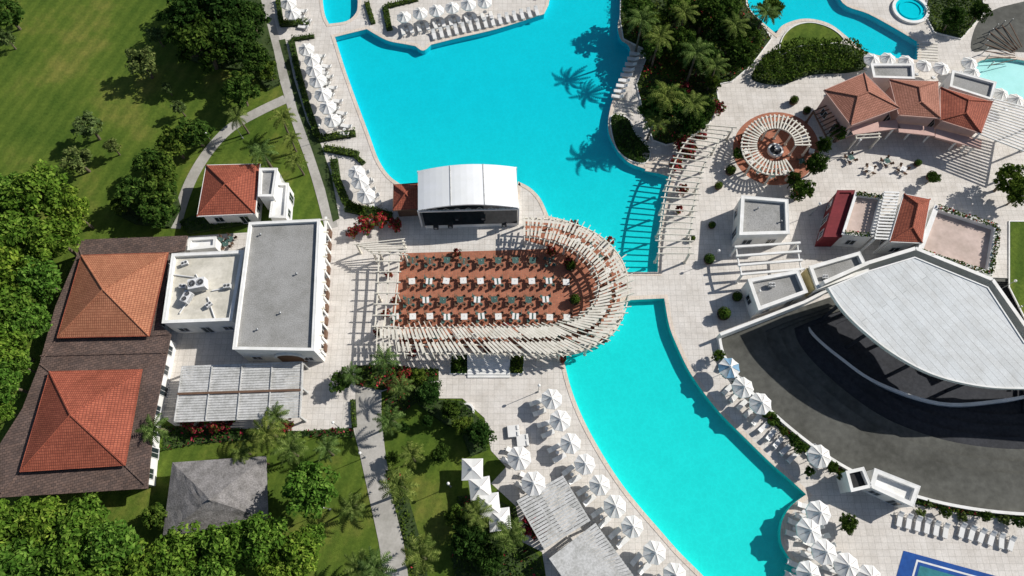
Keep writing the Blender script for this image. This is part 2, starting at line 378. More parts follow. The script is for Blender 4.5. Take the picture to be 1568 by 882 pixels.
def tree(kind, name, u, v, rpx, hscale=1.0):
    lib, br, bh = {'B': (TB, 3.4, 8.5), 'D': (TD, 3.3, 7.5), 'M': (TM, 2.4, 5.2), 'S': (TS, 1.8, 4.3), 'P': (TBG, 1.3, 2.2), 'H': (SH, .8, 1.2)}[kind]
    d = (g(u+rpx, v)-g(u, v)).length
    s = d/br*1.14; hs = (s**.6)*hscale
    c = g(u, v, bh*hs*.6)
    inst(name, R.choice(lib), (c.x, c.y, 0), R.uniform(0, 6.28), (s, s*R.uniform(.9, 1.08), hs))
def palmmesh(seed, h, L=2.5, nf=20):
    rnd = random.Random(seed); t = MB()
    p = Vector((0, 0, 0)); lean = Vector((rnd.uniform(-.06, .06), rnd.uniform(-.06, .06), 0))
    for i in range(6):
        q = p+Vector((0, 0, h/6))+lean*(i*.4); t.cyl(p, q, .2-.012*i, .19-.012*i, 8, TRUNK, False); p = q
    V = []; Fc = []
    for i in range(nf):
        a = i*2.399+rnd.uniform(-.15, .15); el = .8-.95*(i/nf)+rnd.uniform(-.1, .1); ln = L*rnd.uniform(.85, 1.1)
        d = Vector((math.cos(a), math.sin(a), 0)); side = Vector((-d.y, d.x, 0)); c = p.copy(); n = 11
        for j in range(n):
            e = el-1.3*(j/n)**1.3
            st = (d*math.cos(e)+Vector((0, 0, math.sin(e))))*(ln/n); c2 = c+st
            wl = .46*math.sin(math.pi*(.15+.82*j/n))+.06
            for sg in (-1, 1):
                o = side*sg*wl+st.normalized()*wl*.45-Vector((0, 0, .18*wl)); k = len(V)
                V += [c, c+st*.95, c+st*.6+o]; Fc.append((k, k+1, k+2))
            t.beam(c, c2, .05, .05, LP); c = c2
    b = len(t.v); li = t.mi(LP); t.v += [tuple(v) for v in V]; t.f += [tuple(b+i for i in f) for f in Fc]; t.m += [li]*len(Fc)
    return t.mesh('palm_tree', uv=False)
PM = [palmmesh(1, 5.5, 2.6, 16), palmmesh(2, 4.5, 2.4, 15), palmmesh(3, 7.5, 2.9, 18)]
def palm(u, v, s=1.0, k=None):
    k = R.randrange(3) if k is None else k; h = (5.5, 4.5, 7.5)[k]*s
    c = g(u, v, h); inst('palm_tree', PM[k], (c.x, c.y, 0), R.uniform(0, 6.28), s)
def inside(x, y, poly):
    r = False; n = len(poly)
    for i in range(n):
        a = poly[i]; b = poly[i-1]
        if (a.y > y) != (b.y > y) and x < (b.x-a.x)*(y-a.y)/(b.y-a.y)+a.x: r = not r
    return r
def shrubs(name, poly, h, leaf=LM, dens=26, ls=.17, pink=0, z0=.05, rough=.5, base=True):
    p = G(poly) if not isinstance(poly[0], Vector) else poly
    x0 = min(q.x for q in p); x1 = max(q.x for q in p); y0 = min(q.y for q in p); y1 = max(q.y for q in p)
    n = int((x1-x0)*(y1-y0)*dens); V = []; Fc = []; mi = []
    for i in range(n):
        x = R.uniform(x0, x1); y = R.uniform(y0, y1)
        if not inside(x, y, p): continue
        nz = noise.noise(Vector((x*.9, y*.9, 3)))*.5+noise.noise(Vector((x*.28, y*.28, 7)))*.7
        top = h*max(.15, (1-rough*.5+rough*nz))
        z = z0+top*(R.random()**.4)
        nn = (Vector((0, 0, .7))+rndunit(R)).normalized()
        addleaf(V, Fc, Vector((x, y, z)), nn, ls*R.uniform(.7, 1.4), R)
        mi.append(1 if R.random() < pink*(1.6 if nz > 0 else .3) else 0)
    t = MB(); t.mi(leaf)
    if pink: t.mi(LPINK)
    t.v = [tuple(v) for v in V]; t.f = Fc; t.m = mi if pink else [0]*len(mi)
    if base: t.poly(ccw(p), [], z0+.02, BED)
    if h < 1.3 and base and not pink:
        q = offs(ccw(p), -.12)
        t.prism(q, z0, z0+h*.45, BED)
    return t.obj(name, uv=False)
def hedge(pts, w, h, leaf=LD, closed=False, name='hedge', pink=0):
    p = G(pts); a = offs(p, -w/2, False); b = offs(p, w/2, False)
    return shrubs(name, a+b[::-1], h, leaf, 45, .15, pink, rough=.25)

for u, v, r in [(20, 305, 36), (70, 300, 38), (112, 325, 28), (30, 362, 38), (86, 368, 34), (20, 420, 38), (66, 430, 32), (15, 478, 35), (48, 490, 27), (12, 535, 33), (8, 588, 28), (30, 560, 20), (6, 630, 16), (20, 805, 36), (75, 800, 38), (130, 800, 38), (180, 838, 40), (110, 858, 40), (40, 862, 40), (232, 870, 36), (280, 848, 38), (345, 838, 36), (402, 830, 38), (458, 848, 36), (340, 885, 32), (430, 888, 34), (480, 822, 20), (475, 748, 37), (-30, 330, 40), (-30, 420, 40), (-30, 500, 40), (-20, 840, 40), (160, 900, 40), (280, 910, 38)]:
    tree('B', 'broadleaf_tree', u, v, r)
for u, v, r in [(290, 18, 32), (340, 12, 35), (310, 68, 38), (355, 58, 36), (388, 88, 26), (382, 28, 26), (278, 52, 22), (330, -30, 40)]:
    tree('D', 'dense_tree', u, v, r)
for u, v, r in [(205, 295, 25), (245, 298, 30), (230, 250, 24), (265, 222, 26), (296, 203, 25), (250, 268, 24), (240, 325, 25), (184, 313, 14), (365, 138, 28), (410, 108, 15), (237, 790, 20), (8, 20, 25)]:
    tree('M', 'garden_tree', u, v, r)
for u, v, r in [(217, 97, 24), (240, 55, 13), (118, 245, 23), (135, 195, 22), (172, 225, 12), (275, 165, 11), (256, 135, 8), (10, 60, 12)]:
    tree('S', 'young_tree', u, v, r)
for u, v, r in [(655, 602, 20), (735, 662, 22), (672, 696, 15), (722, 822, 28), (700, 790, 18), (520, 585, 18), (690, 628, 16), (748, 858, 22), (655, 645, 9), (710, 650, 14), (640, 576, 13), (618, 655, 9), (600, 700, 10)]:
    tree(R.choice('DM'), 'garden_tree', u, v, r, .7)
for u, v, r in [(975, 12, 26), (1003, 38, 25), (1040, 18, 28), (1080, 22, 26), (1110, 52, 25), (1075, 88, 26), (1130, 88, 25), (1045, 66, 22), (1000, 76, 18), (1148, 60, 20), (1115, 15, 22), (1020, 160, 30), (1058, 188, 20), (995, 168, 18), (1078, 168, 16), (1180, 12, 18), (1250, 252, 16), (1228, 292, 18), (1545, 275, 24), (1460, 28, 15), (1090, 122, 14), (1285, 205, 12), (1560, 300, 16), (1500, 20, 14), (1262, 222, 11), (1130, 235, 9), (1215, 275, 11), (1428, 272, 9)]:
    tree(R.choice('DMM'), 'garden_tree', u, v, r)
for u, v, s, k in [(600, 640, .9, 1), (615, 745, 1.1, 1), (645, 855, 1.1, 1), (580, 872, 1.05, 1), (405, 658, 1.1, 1), (440, 690, 1, 1), (238, 652, .9, 1), (400, 230, .9, 0), (430, 182, .9, 1), (455, 248, .8, 1), (540, 772, .8, 1), (1172, 18, .9, 2), (1068, 80, 1.0, 2), (775, 822, 1, 1), (585, 548, .9, 1), (1022, 148, 1.05, 2), (365, 178, .8, 0), (735, 790, .9, 1), (985, 30, 1.0, 2), (1010, 58, .95, 2), (540, 575, .7, 1), (630, 700, .8, 1), (555, 865, .9, 1), (1128, 40, .9, 2), (610, 590, .8, 1), (425, 640, .8, 1), (500, 690, .8, 1), (1050, 20, .9, 2), (1000, 185, .9, 0), (1060, 160, .9, 2), (445, 215, .7, 1), (1098, 100, .8, 2), (370, 690, .7, 1)]:
    palm(u, v, s, k)
for u, v, r in [(285, 640, 14), (300, 650, 15), (345, 645, 15), (330, 652, 12), (560, 343, 15), (582, 338, 13), (605, 342, 11), (815, 800, 18), (825, 815, 14), (620, 578, 14), (600, 590, 11), (440, 650, 11), (1050, 222, 15), (1035, 250, 11), (1055, 235, 11), (1100, 165, 11), (880, 342, 7), (935, 368, 7), (862, 548, 7), (720, 528, 7), (580, 508, 7), (815, 525, 7), (700, 386, 7), (540, 355, 9), (1045, 290, 9), (1075, 20, 12), (1050, 135, 12), (870, 400, 8), (985, 20, 12), (1040, 320, 7), (622, 520, 7), (1070, 205, 11), (632, 540, 7), (775, 500, 6), (955, 440, 6), (905, 505, 7), (845, 385, 8), (1140, 215, 9), (1225, 290, 10), (595, 420, 6), (605, 460, 6), (590, 480, 7), (745, 535, 6), (670, 505, 6), (925, 520, 6)]:
    tree('P', 'bougainvillea', u, v, r)

# planted beds
def bed(name, poly, h, leaf=LM, dens=22, pink=0, kerb=True, ls=.18, rough=.8):
    sheet('planter_bed', poly, .09, BED, STUC if kerb else None)
    shrubs(name, poly, h, leaf, dens, ls, pink, z0=.1, rough=rough, base=False)
bed('shrub_bed', [(952, -60), (1140, -60), (1142, 10), (1165, 38), (1180, 60), (1150, 100), (1120, 125), (1095, 130), (1100, 160), (1085, 190), (1050, 215), (1020, 222), (1000, 215), (985, 170), (975, 130), (990, 90), (985, 75), (955, 60), (950, 30)], 1.3, LM, 20, .06, rough=1)
sheet('lawn', [(1015, 80), (1050, 75), (1055, 105), (1035, 125), (1010, 118)], .12, LAWN)
bed('shrub_bed', smooth([(936, 180), (960, 182), (972, 205), (994, 232), (986, 250), (960, 243), (942, 222)]), .9, LM, 30)
bed('hedge', smooth([(1150, 118), (1165, 95), (1185, 78), (1220, 68), (1265, 66), (1300, 70), (1322, 85), (1325, 104), (1300, 112), (1240, 116), (1200, 130), (1165, 128)]), 2.0, LM, 45, 0, False, .2, .5)
sheet('lawn', smooth([(1198, 60), (1215, 42), (1242, 36), (1272, 45), (1290, 62), (1265, 68), (1220, 72), (1195, 84)]), .1, LAWN, STUC)
bed('shrub_bed', [(1425, -20), (1490, -20), (1510, 15), (1470, 60), (1430, 50), (1415, 20)], 1.0)
sheet('lawn', [(1545, 340), (1700, 340), (1700, 560), (1585, 520), (1545, 440)], .08, LAWN, STUC)
bed('shrub_bed', [(545, 560), (600, 558), (640, 565), (672, 565), (672, 583), (620, 586), (586, 598), (545, 590)], .8, LM, 26, .16, False)
bed('hedge', [(692, 545), (716, 545), (716, 572), (690, 572)], 1.0, LM, 45)
bed('hedge', [(782, 545), (802, 545), (800, 572), (780, 572)], 1.0, LM, 45)
shrubs('shrub_bed', [(630, 575), (672, 590), (672, 612), (708, 614), (738, 645), (745, 690), (720, 700), (705, 660), (680, 650), (640, 620)], 1.1, LM, 18, .18, 0, rough=1)
shrubs('shrub_bed', [(700, 760), (740, 755), (790, 780), (798, 830), (825, 850), (840, 900), (700, 900), (690, 850), (700, 810)], 1.2, LM, 18, .18, .05, rough=1)
shrubs('shrub_bed', [(590, 610), (632, 590), (640, 615), (605, 640), (592, 660)], .8, LM, 18, .18, .1, rough=1)
shrubs('shrub_bed', [(590, 720), (612, 718), (628, 770), (645, 830), (655, 882), (632, 882), (612, 800)], .7, LM, 16, .17, .04, rough=1)
shrubs('shrub_bed', [(250, 652), (460, 660), (540, 655), (545, 670), (470, 668), (400, 672), (300, 680), (250, 690)], .9, LM, 24, .18, .14, rough=1)
shrubs('shrub_bed', [(275, 340), (300, 330), (330, 345), (365, 335), (375, 345), (290, 360)], .7, LM, 22, .16)
shrubs('shrub_bed', [(180, 300), (270, 290), (278, 320), (262, 350), (210, 345), (180, 330)], .8, LD, 16, .18, rough=1)
shrubs('shrub_bed', [(270, 0), (400, 0), (420, 80), (430, 130), (410, 140), (385, 110), (330, 105), (280, 90)], .7, LD, 10, .18, rough=1)
for pts, w, h in [([(430, 38), (474, 36)], 1.3, .9), ([(426, 0), (432, 40)], .8, .9), ([(447, 64), (456, 108), (470, 160), (488, 212)], 1.0, .9), ([(447, 62), (482, 57)], .8, .8), ([(488, 214), (545, 205)], 1.3, .9), ([(497, 228), (550, 238)], 1.2, .9), ([(512, 245), (516, 275), (530, 310), (560, 330)], 1.2, 1.0), ([(530, 318), (600, 333)], 1.6, 1.0), ([(545, 240), (558, 252)], .8, .7), ([(590, 12), (597, 48)], 1.0, .9), ([(590, 12), (640, 0)], .9, .8), ([(562, 5), (572, 38)], .8, .8), ([(541, 612), (543, 655)], .7, .8)]:
    hedge(pts, w, h, LM)
hedge([(700, -5), (780, -12), (830, -5)], 1.2, .9)
# theatre rim planters
for u, v, r in [(1100, 545, 10), (1130, 585, 7), (1182, 640, 12), (1172, 632, 8), (1215, 672, 9), (1222, 685, 11), (1240, 722, 8), (1275, 715, 9), (1290, 728, 8), (1422, 770, 7), (1448, 785, 8), (1475, 790, 8), (1510, 790, 8), (1540, 795, 9), (1300, 800, 13), (1298, 808, 10), (1412, 785, 8), (1560, 800, 8), (1200, 660, 7)]:
    tree(R.choice('HM'), 'shrub', u, v, r, .8)
hedge([(1168, 628), (1225, 680), (1245, 700)], .9, .7, LM, pink=.12)
hedge([(1265, 712), (1330, 742), (1405, 768), (1490, 785), (1570, 792)], .8, .6, LM, pink=.12)
# pots on the plaza
def potmesh():
    t = MB(); t.cyl((0, 0, 0), (0, 0, .55), .55, .75, 16, WOOD, False); t.cyl((0, 0, .5), (0, 0, .52), .7, .7, 16, SOIL)
    V = []; Fc = []; rn = random.Random(3)
    for i in range(420):
        d = rndunit(rn); d.z = abs(d.z); addleaf(V, Fc, Vector((0, 0, .9))+d*rn.uniform(.4, .8), (d+rndunit(rn)*.5).normalized(), .14, rn)
    b = len(t.v); li = t.mi(LM); t.v += [tuple(v) for v in V]; t.f += [tuple(b+i for i in f) for f in Fc]; t.m += [li]*len(Fc)
    return t.mesh('planter_pot', uv=False)
POT = potmesh()
for u, v, s in [(1085, 398, 1.0), (1107, 482, 1.2), (1118, 262, 1.0), (1215, 155, .9), (880, 460, 1), (873, 408, 1), (1128, 455, .9), (1100, 285, .8), (700, 560, .8), (1090, 345, .7), (1235, 170, .8), (1425, 270, .9), (1405, 250, .7), (1060, 365, .6)]:
    c = g(u, v, .5); inst('planter_pot', POT, (c.x, c.y, .03), 0, s)

# ---------------------------------------------------------------- structures
def wallseg(t, a, b, f0, f1, z0, z1, d, mat):
    a = Vector((a.x, a.y, 0)); b = Vector((b.x, b.y, 0)); e = (b-a).normalized(); n = Vector((e.y, -e.x, 0))
    p = a.lerp(b, f0); q = a.lerp(b, f1)
    t.prism([p-n*.05, q-n*.05, q+n*d, p+n*d], z0, z1, mat, bottom=True)
def windows(parent, pts, z0, h, skip=()):
    p = ccw(pts); gl = MB(); fr = MB(); n = len(p); any_ = False
    for i in range(n):
        a = p[i]; b = p[(i+1) % n]; L = (Vector((b.x, b.y))-Vector((a.x, a.y))).length
        if L < 2.4: continue
        k = max(1, int(L/2.6)); fl = max(1, int(h/3.0))
        for j in range(k):
            for s in range(fl):
                c = (j+.5)/k; w = .6/L; zz = z0+s*3.0
                door = (s == 0 and j % 3 == 1)
                lo, hi = (zz+.05, zz+2.2) if door else (zz+.9, zz+2.2)
                if hi > z0+h-.3: continue
                any_ = True
                wallseg(gl, a, b, c-w, c+w, lo, hi, .02, GLASS)
                f = .09/L
                wallseg(fr, a, b, c-w-f, c-w, lo, hi, .06, WMETAL); wallseg(fr, a, b, c+w, c+w+f, lo, hi, .06, WMETAL)
                wallseg(fr, a, b, c-w-f, c+w+f, hi, hi+.09, .07, WMETAL); wallseg(fr, a, b, c-w-f*2, c+w+f*2, lo-.08, lo, .1, WMETAL)
                wallseg(fr, a, b, c-f*.3, c+f*.3, lo, hi, .045, WMETAL)
    if any_: gl.obj('window_glass', parent); fr.obj('window_frames', parent)
def flatb(name, uv, h, wall=STUC, roof=GRAVEL, par=.4, win=True, z0=0, pw=.3, world=None, parent=None):
    e = parent or empty(name); p = ccw(world or G(uv, h))
    w = MB(); w.prism(p, z0, h-par, wall, roof); w.obj('walls', e)
    w = MB(); w.strip(p, -pw, .003, h-par, h, wall); w.strip(p, .004, .1, h-.18, h+.02, wall); w.obj('parapet', e)
    if win: windows(e, p, z0, h-par)
    return e
def hipb(name, uv, h, rise, tile=TILE, wall=STUC, ridge=None, over=.45, parent=None, z0=0, win=True, apex=None):
    e = parent or empty(name); p = ccw(G(uv, h))
    q = offs(p, -over); w = MB(); w.prism(q, z0, h-.05, wall); w.obj('walls', e)
    if win: windows(e, q, z0, h-.1)
    r = MB(); P = [Vector((a.x, a.y, h)) for a in p]
    c = sum(P, Vector())/len(P)
    if apex: c = g(apex[0], apex[1], h+rise)
    c.z = h+rise
    if ridge is None:
        for i in range(4): r.face([P[i], P[(i+1) % 4], c], tile)
        caps = [(P[i], c) for i in range(4)]
    else:
        L01 = (P[0]-P[1]).length; L12 = (P[1]-P[2]).length
        if L01 < L12: P = P[1:]+P[:1]
        m0 = (P[1]+P[2])/2; m1 = (P[3]+P[0])/2
        A = m1.lerp(m0, ridge); B = m0.lerp(m1, ridge); A.z = B.z = h+rise
        r.face([P[0], P[1], B, A], tile); r.face([P[2], P[3], A, B], tile); r.face([P[1], P[2], B], tile); r.face([P[3], P[0], A], tile)
        caps = [(P[0], A), (P[3], A), (P[1], B), (P[2], B), (A, B)]
    r.poly(P, [], h-.02, wall, True)
    r.obj('roof_tiles', e)
    k = MB()
    for a, b in caps: k.cyl(a+Vector((0, 0, .04)), b+Vector((0, 0, .04)), .11, .11, 6, tile)
    k.obj('ridge_tiles', e)
    f = MB(); f.strip(p, -.02, .06, h-.2, h+.02, wall); f.obj('fascia', e)
    return e
# gazebo house with attached terrace block
e = hipb('garden_house', [(316, 253), (398, 251), (391, 327), (302, 331)], 3.6, 1.6, TILE, ridge=None)
flatb('x', [(398, 258), (424, 258), (418, 300), (396, 300)], 4.2, parent=e, roof=GRAVEL)
flatb('x', [(420, 280), (441, 281), (437, 333), (413, 332)], 3.0, parent=e, roof=STUC)
# long white restaurant building with colonnade
p = [(382, 341), (489, 336), (480, 536), (357, 534)]
e = flatb('restaurant_building', p, 5.6, roof=GRAVEL, par=.45, pw=.3)
w = MB(); q = G([(489, 337), (479, 535)], 3.0)
a, b = q
for i in range(11):
    c = a.lerp(b, i/10)+Vector((.9, 0, 0)); w.box((c.x, c.y, 0), .3, .3, 3.0, STUC)
    w.beam((c.x-1.0, c.y, 3.1), (c.x+.5, c.y, 3.1), .16, .22, SLAT)
    if i < 10:
        c2 = a.lerp(b, (i+.5)/10)+Vector((.9, 0, 0)); w.box((c2.x, c2.y, .03), .5, 1.0, .9, WOOD)
w.beam(a+Vector((.9, .5, .0)), b+Vector((.9, -.5, .0)), .3, .26, STUC)
w.obj('colonnade', e)
w = MB()
q2 = G([(357, 534), (480, 536)], 5.6)
a0 = Vector((q2[0].x, q2[0].y, 0)); b0 = Vector((q2[1].x, q2[1].y, 0)); m = a0.lerp(b0, .62)
for i in range(8):
    an0 = math.pi*i/8; an1 = math.pi*(i+1)/8
    w.beam(m+Vector((1.9*math.cos(an0), -.15, 2.4+1.7*math.sin(an0))), m+Vector((1.9*math.cos(an1), -.15, 2.4+1.7*math.sin(an1))), .28, .28, STUC)
w.box((m.x, m.y-.04, 0), 3.5, .06, 3.4, WOOD)
w.obj('arch_doorway', e)
# service building with rooftop plant
e = flatb('service_building', [(264, 389), (373, 384), (354, 490), (249, 494)], 4.6, roof=CREAM, par=.5, pw=.35)
def acmesh():
    t = MB(); t.box((0, 0, 0), .1, 1.0, .25, METAL); t.box((0, 0, .25), 1.7, 1.1, 1.0, WMETAL)
    for x in (-.42, .42):
        t.cyl((x, 0, 1.25), (x, 0, 1.33), .36, .36, 16, METAL, False); t.cyl((x, 0, 1.26), (x, 0, 1.28), .3, .3, 16, DARK)
        for k in range(4):
            a = k*math.pi/4; t.beam((x-.33*math.cos(a), -.33*math.sin(a), 1.32), (x+.33*math.cos(a), .33*math.sin(a), 1.32), .03, .02, METAL)
    for k in range(7): t.box((0, -.56, .35+k*.12), 1.5, .02, .05, METAL)
    return t.mesh('air_conditioner', uv=False)
AC = acmesh()
for u, v, s, r, z in [(308, 440, 1.3, .2, 4.1), (290, 458, .9, 1.2, 4.1), (350, 440, .55, .1, 4.1), (285, 405, .5, .4, 4.1), (322, 468, .5, .8, 4.1), (282, 440, .5, 0, 4.1), (1180, 438, .5, 0, 3.1), (1262, 425, .4, 0, 3.1)]:
    c = g(u, v, z); inst('air_conditioner', AC, (c.x, c.y, z), r, s)
w = MB()
for a, b in [((300, 420), (308, 435)), ((318, 455), (330, 490)), ((290, 458), (275, 480)), ((350, 440), (325, 445)), ((262, 420), (300, 425))]:
    w.cyl(g(*a, 4.25), g(*b, 4.25), .09, .09, 8, WMETAL)
w.obj('rooftop_pipes')
w = MB()
for u, v, z in [(400, 360, 5.15), (395, 505, 5.15), (455, 420, 5.15), (430, 480, 5.15), (1160, 320, 3.5), (1195, 340, 3.5)]:
    c = g(u, v, z); w.cyl((c.x, c.y, z), (c.x, c.y, z+.4), .09, .09, 8, METAL); w.cyl((c.x, c.y, z+.4), (c.x, c.y, z+.48), .16, .05, 8, METAL)
w.obj('roof_vents')
flatb('storage_shed', [(290, 365), (330, 363), (329, 378), (288, 382)], 2.8, roof=STUC, win=False)
# brown roof hall with two red pyramids
e = empty('banquet_hall')
brown = [(126, 367), (287, 361), (283, 384), (259, 388), (246, 497), (262, 512), (236, 640), (226, 748), (-2, 762), (-6, 690), (35, 625), (60, 560), (85, 470), (118, 392)]
p = ccw(G(brown, 3.4)); w = MB(); w.prism(offs(p, -.7), 0, 3.2, STUC); w.obj('walls', e)
windows(e, offs(p, -.7), 0, 3.0)
w = MB(); w.prism(p, 3.2, 3.45, SHING, SHING, True); w.obj('skirt_roof', e)
def pyr(base, h0, h1, sk, apex):
    P = ccw(G(base, h1)); a = g(*apex, h1+2.6); w = MB()
    w.prism(offs(P, -.4), h0, h1-.05, WOOD)
    P = [Vector((q.x, q.y, h1)) for q in P]
    for i in range(4): w.face([P[i], P[(i+1) % 4], a], sk)
    w.poly(P, [], h1-.02, WOOD, True)
    w.strip(P, -.02, .07, h1-.14, h1+.02, TILE)
    for i in range(4): w.cyl(P[i], a, .12, .12, 6, sk)
    w.obj('pyramid_roof', e)
pyr([(125, 391), (257, 387), (228, 514), (88, 517)], 3.4, 4.1, TILEO, (158, 443))
pyr([(76, 569), (217, 566), (191, 712), (31, 722)], 3.4, 4.1, TILE, (108, 635))
w = MB()
for a, b in [((125, 391), (118, 370)), ((257, 387), (283, 366)), ((228, 514), (258, 512)), ((88, 517), (62, 555)), ((76, 569), (62, 558)), ((217, 566), (250, 540)), ((191, 712), (222, 742)), ((31, 722), (2, 755)), ((62, 545), (255, 540))]:
    w.cyl(g(*a, 3.5), g(*b, 3.5), .1, .1, 6, SHING)
w.obj('hip_caps', e)
# thatched pavilion
e = empty('thatched_pavilion'); P = ccw(G([(264, 708), (408, 698), (411, 796), (249, 822)], 2.8)); c = g(322, 765, 5.2)
w = MB(); N = 10
ring = []
for i in range(4):
    for j in range(6): ring.append(P[i].lerp(P[(i+1) % 4], j/6))
prev = [Vector((q.x, q.y, 2.8)) for q in ring]
w.poly(ccw(P), [], 2.75, THATCH, True)
for k in range(1, N+1):
    f = k/N; cur = [Vector((q.x, q.y, 2.8)).lerp(c, f)+Vector((R.uniform(-.03, .03), R.uniform(-.03, .03), R.uniform(-.04, .04) if k < N else 0)) for q in ring]
    for i in range(len(ring)):
        j = (i+1) % len(ring); w.face([prev[i], prev[j], cur[j], cur[i]], THATCH)
    prev = cur
w.cyl(c-Vector((0, 0, .2)), c+Vector((0, 0, .4)), .25, .08, 8, THATCH); w.obj('thatch_roof', e)
w = MB()
for q in offs(P, -.6): w.cyl((q.x, q.y, 0), (q.x, q.y, 3), .12, .12, 8, WOOD)
w.obj('posts', e)

# pergola generator
def pergola(name, A, B, h, sp=.7, sw=.14, sh=.18, mat=SLAT, postsp=3.2, over=.35, nb=2, k=6, sm=True, jit=0.0):
    e = empty(name)
    fa = smooth(A, k, False) if sm else A; fb = smooth(B, k, False) if sm else B
    pa = G(fa, h); pb = G(fb, h)
    def resamp(p, n):
        L = [0]
        for i in range(1, len(p)): L.append(L[-1]+(p[i]-p[i-1]).length)
        out = []; j = 0
        for i in range(n):
            d = L[-1]*i/(n-1)
            while j < len(L)-2 and L[j+1] < d: j += 1
            out.append(p[j].lerp(p[j+1], (d-L[j])/max(1e-6, L[j+1]-L[j])))
        return out, L[-1]
    _, La = resamp(pa, 2); _, Lb = resamp(pb, 2)
    n = max(3, int(max(La, Lb)/sp)+1); ra, _ = resamp(pa, n); rb, _ = resamp(pb, n)
    s = MB()
    for a, b in zip(ra, rb):
        d = (b-a).normalized()*over; j = Vector((0, 0, R.uniform(-.01, .01)))
        d1 = d*R.uniform(1-jit, 1+jit); d2 = d*R.uniform(1-jit, 1+jit)
        s.beam(a-d1+j, b+d2+j, sw, sh, mat)
    s.obj('slats', e)
    s = MB()
    for f in [i/(nb-1) for i in range(nb)]:
        line = [a.lerp(b, f)-Vector((0, 0, sh/2+.13)) for a, b in zip(ra, rb)]
        st = max(1, int(1.2/sp))
        ln = line[::st]+([line[-1]] if (len(line)-1) % st else [])
        for i in range(len(ln)-1): s.beam(ln[i], ln[i+1], .16, .24, mat)
    s.obj('beams', e)
    s = MB(); m = max(2, int(max(La, Lb)/postsp)+1)
    for i in range(m):
        j = round(i*(n-1)/(m-1))
        for q in (ra[j], rb[j]): s.box((q.x, q.y, .03), .24, .24, h-sh/2-.27, mat); s.box((q.x, q.y, .03), .36, .36, .3, mat)
    s.obj('posts', e); return e
inn = [(578, 502), (660, 501), (740, 500), (810, 499), (850, 496), (885, 486), (908, 466), (917, 440), (911, 412), (893, 391), (862, 374), (825, 364), (803, 362)]
out = [(576, 541), (660, 541), (740, 541), (810, 542), (858, 542), (903, 532), (938, 508), (959, 470), (962, 428), (948, 390), (915, 358), (865, 338), (803, 333)]
def mid(f): return [(a[0]*(1-f)+b[0]*f, a[1]*(1-f)+b[1]*f) for a, b in zip(inn, out)]
pergola('curved_pergola', inn, out, 3.0, .92, .10, .2, SLAT, 3.4, .6, 4, jit=.6)
# board panels resting on the pergola in two concentric rows
w = MB()
def even(pts, h, n):
    p = G(smooth(pts, 8, False), h); L = [0]
    for i in range(1, len(p)): L.append(L[-1]+(p[i]-p[i-1]).length)
    o = []; j = 0
    for i in range(n):
        d = L[-1]*i/(n-1)
        while j < len(L)-2 and L[j+1] < d: j += 1
        o.append(p[j].lerp(p[j+1], (d-L[j])/max(1e-6, L[j+1]-L[j])))
    return o
for f0, f1 in ((.05, .43), (.57, .95)):
    pa = even(mid(f0), 3.17, 96); pb = even(mid(f1), 3.17, 96)
    for i in range(96):
        if R.random() < .14: continue
        a, b = pa[i], pb[i]; s = R.uniform(-.12, .12)
        w.beam(a+(b-a)*(s*.5), b+(b-a)*s+Vector((0, 0, R.uniform(-.01, .01))), .3, .05, SLAT)
w.obj('pergola_shade_boards')
sheet('terracotta_paving', [(612, 500), (612, 530)]+[p for p in mid(.8)[1:]]+[(803, 368), (850, 381), (890, 394), (912, 415), (920, 440), (911, 468), (888, 487), (855, 497)], .042, BRICK)
pergola('pergola', [(546, 374), (560, 380), (572, 388)], [(616, 366), (618, 376), (620, 390)], 3.0, .5, .12, .16, SLAT, 3.4, .4, 2)
pergola('pergola', [(580, 384), (578, 440), (574, 500)], [(612, 384), (608, 440), (602, 500)], 3.0, 1.5, .13, .2, SLAT, 4.4, .4, 3)
pergola('promenade_pergola', [(1085, 192), (1055, 212), (1036, 242), (1024, 275), (1016, 312), (1011, 350), (1009, 388)], [(1122, 195), (1095, 222), (1080, 250), (1069, 284), (1062, 320), (1058, 355), (1056, 388)], 3.2, 1.0, .11, .2, SLAT, 3.6, .4, 2, jit=.6)
C0 = (1188, 222)
ri = [(C0[0]+31*math.cos(a), C0[1]+27*math.sin(a)) for a in [math.radians(x) for x in range(-300, 6, 15)]]
ro = [(C0[0]+52*math.cos(a), C0[1]+45*math.sin(a)) for a in [math.radians(x) for x in range(-300, 6, 15)]]
sheet('terracotta_paving', [(C0[0]+66*math.cos(a)+0, C0[1]+56*math.sin(a)+6) for a in [i*math.pi/20 for i in range(40)]], .05, BRICK)
pergola('round_pergola', ri, ro, 2.9, .66, .22, .14, SLAT, 3.0, .2, 3, 2)
pergola('entrance_pergola', [(1128, 378), (1131, 398), (1137, 420)], [(1222, 372), (1224, 392), (1228, 412)], 3.0, 1.3, .3, .3, STUC, 4, .3, 2)
pergola('shade_deck', [(279, 562), (273, 600), (267, 645)], [(463, 555), (462, 597), (459, 638)], 2.7, .33, .29, .06, SLATG, 3.5, .05, 5)
w = MB()
for f in (.0, .25, .5, .75, 1): w.beam(g(279+f*184, 562-7*f, 2.85), g(267+f*192, 645-7*f, 2.85), .12, .1, SLATG)
w.beam(g(272, 603, 2.85), g(461, 597, 2.85), .3, .13, WOOD); w.obj('shade_deck_frame')
pergola('poolside_pergola', [(793, 768), (833, 838)], [(862, 730), (902, 796)], 2.7, .40, .32, .06, SLATG, 3.0, .1, 4, sm=False)
pergola('poolside_pergola', [(843, 856), (878, 905)], [(912, 803), (975, 890)], 2.7, .40, .32, .06, SLATG, 3.0, .1, 4, sm=False)
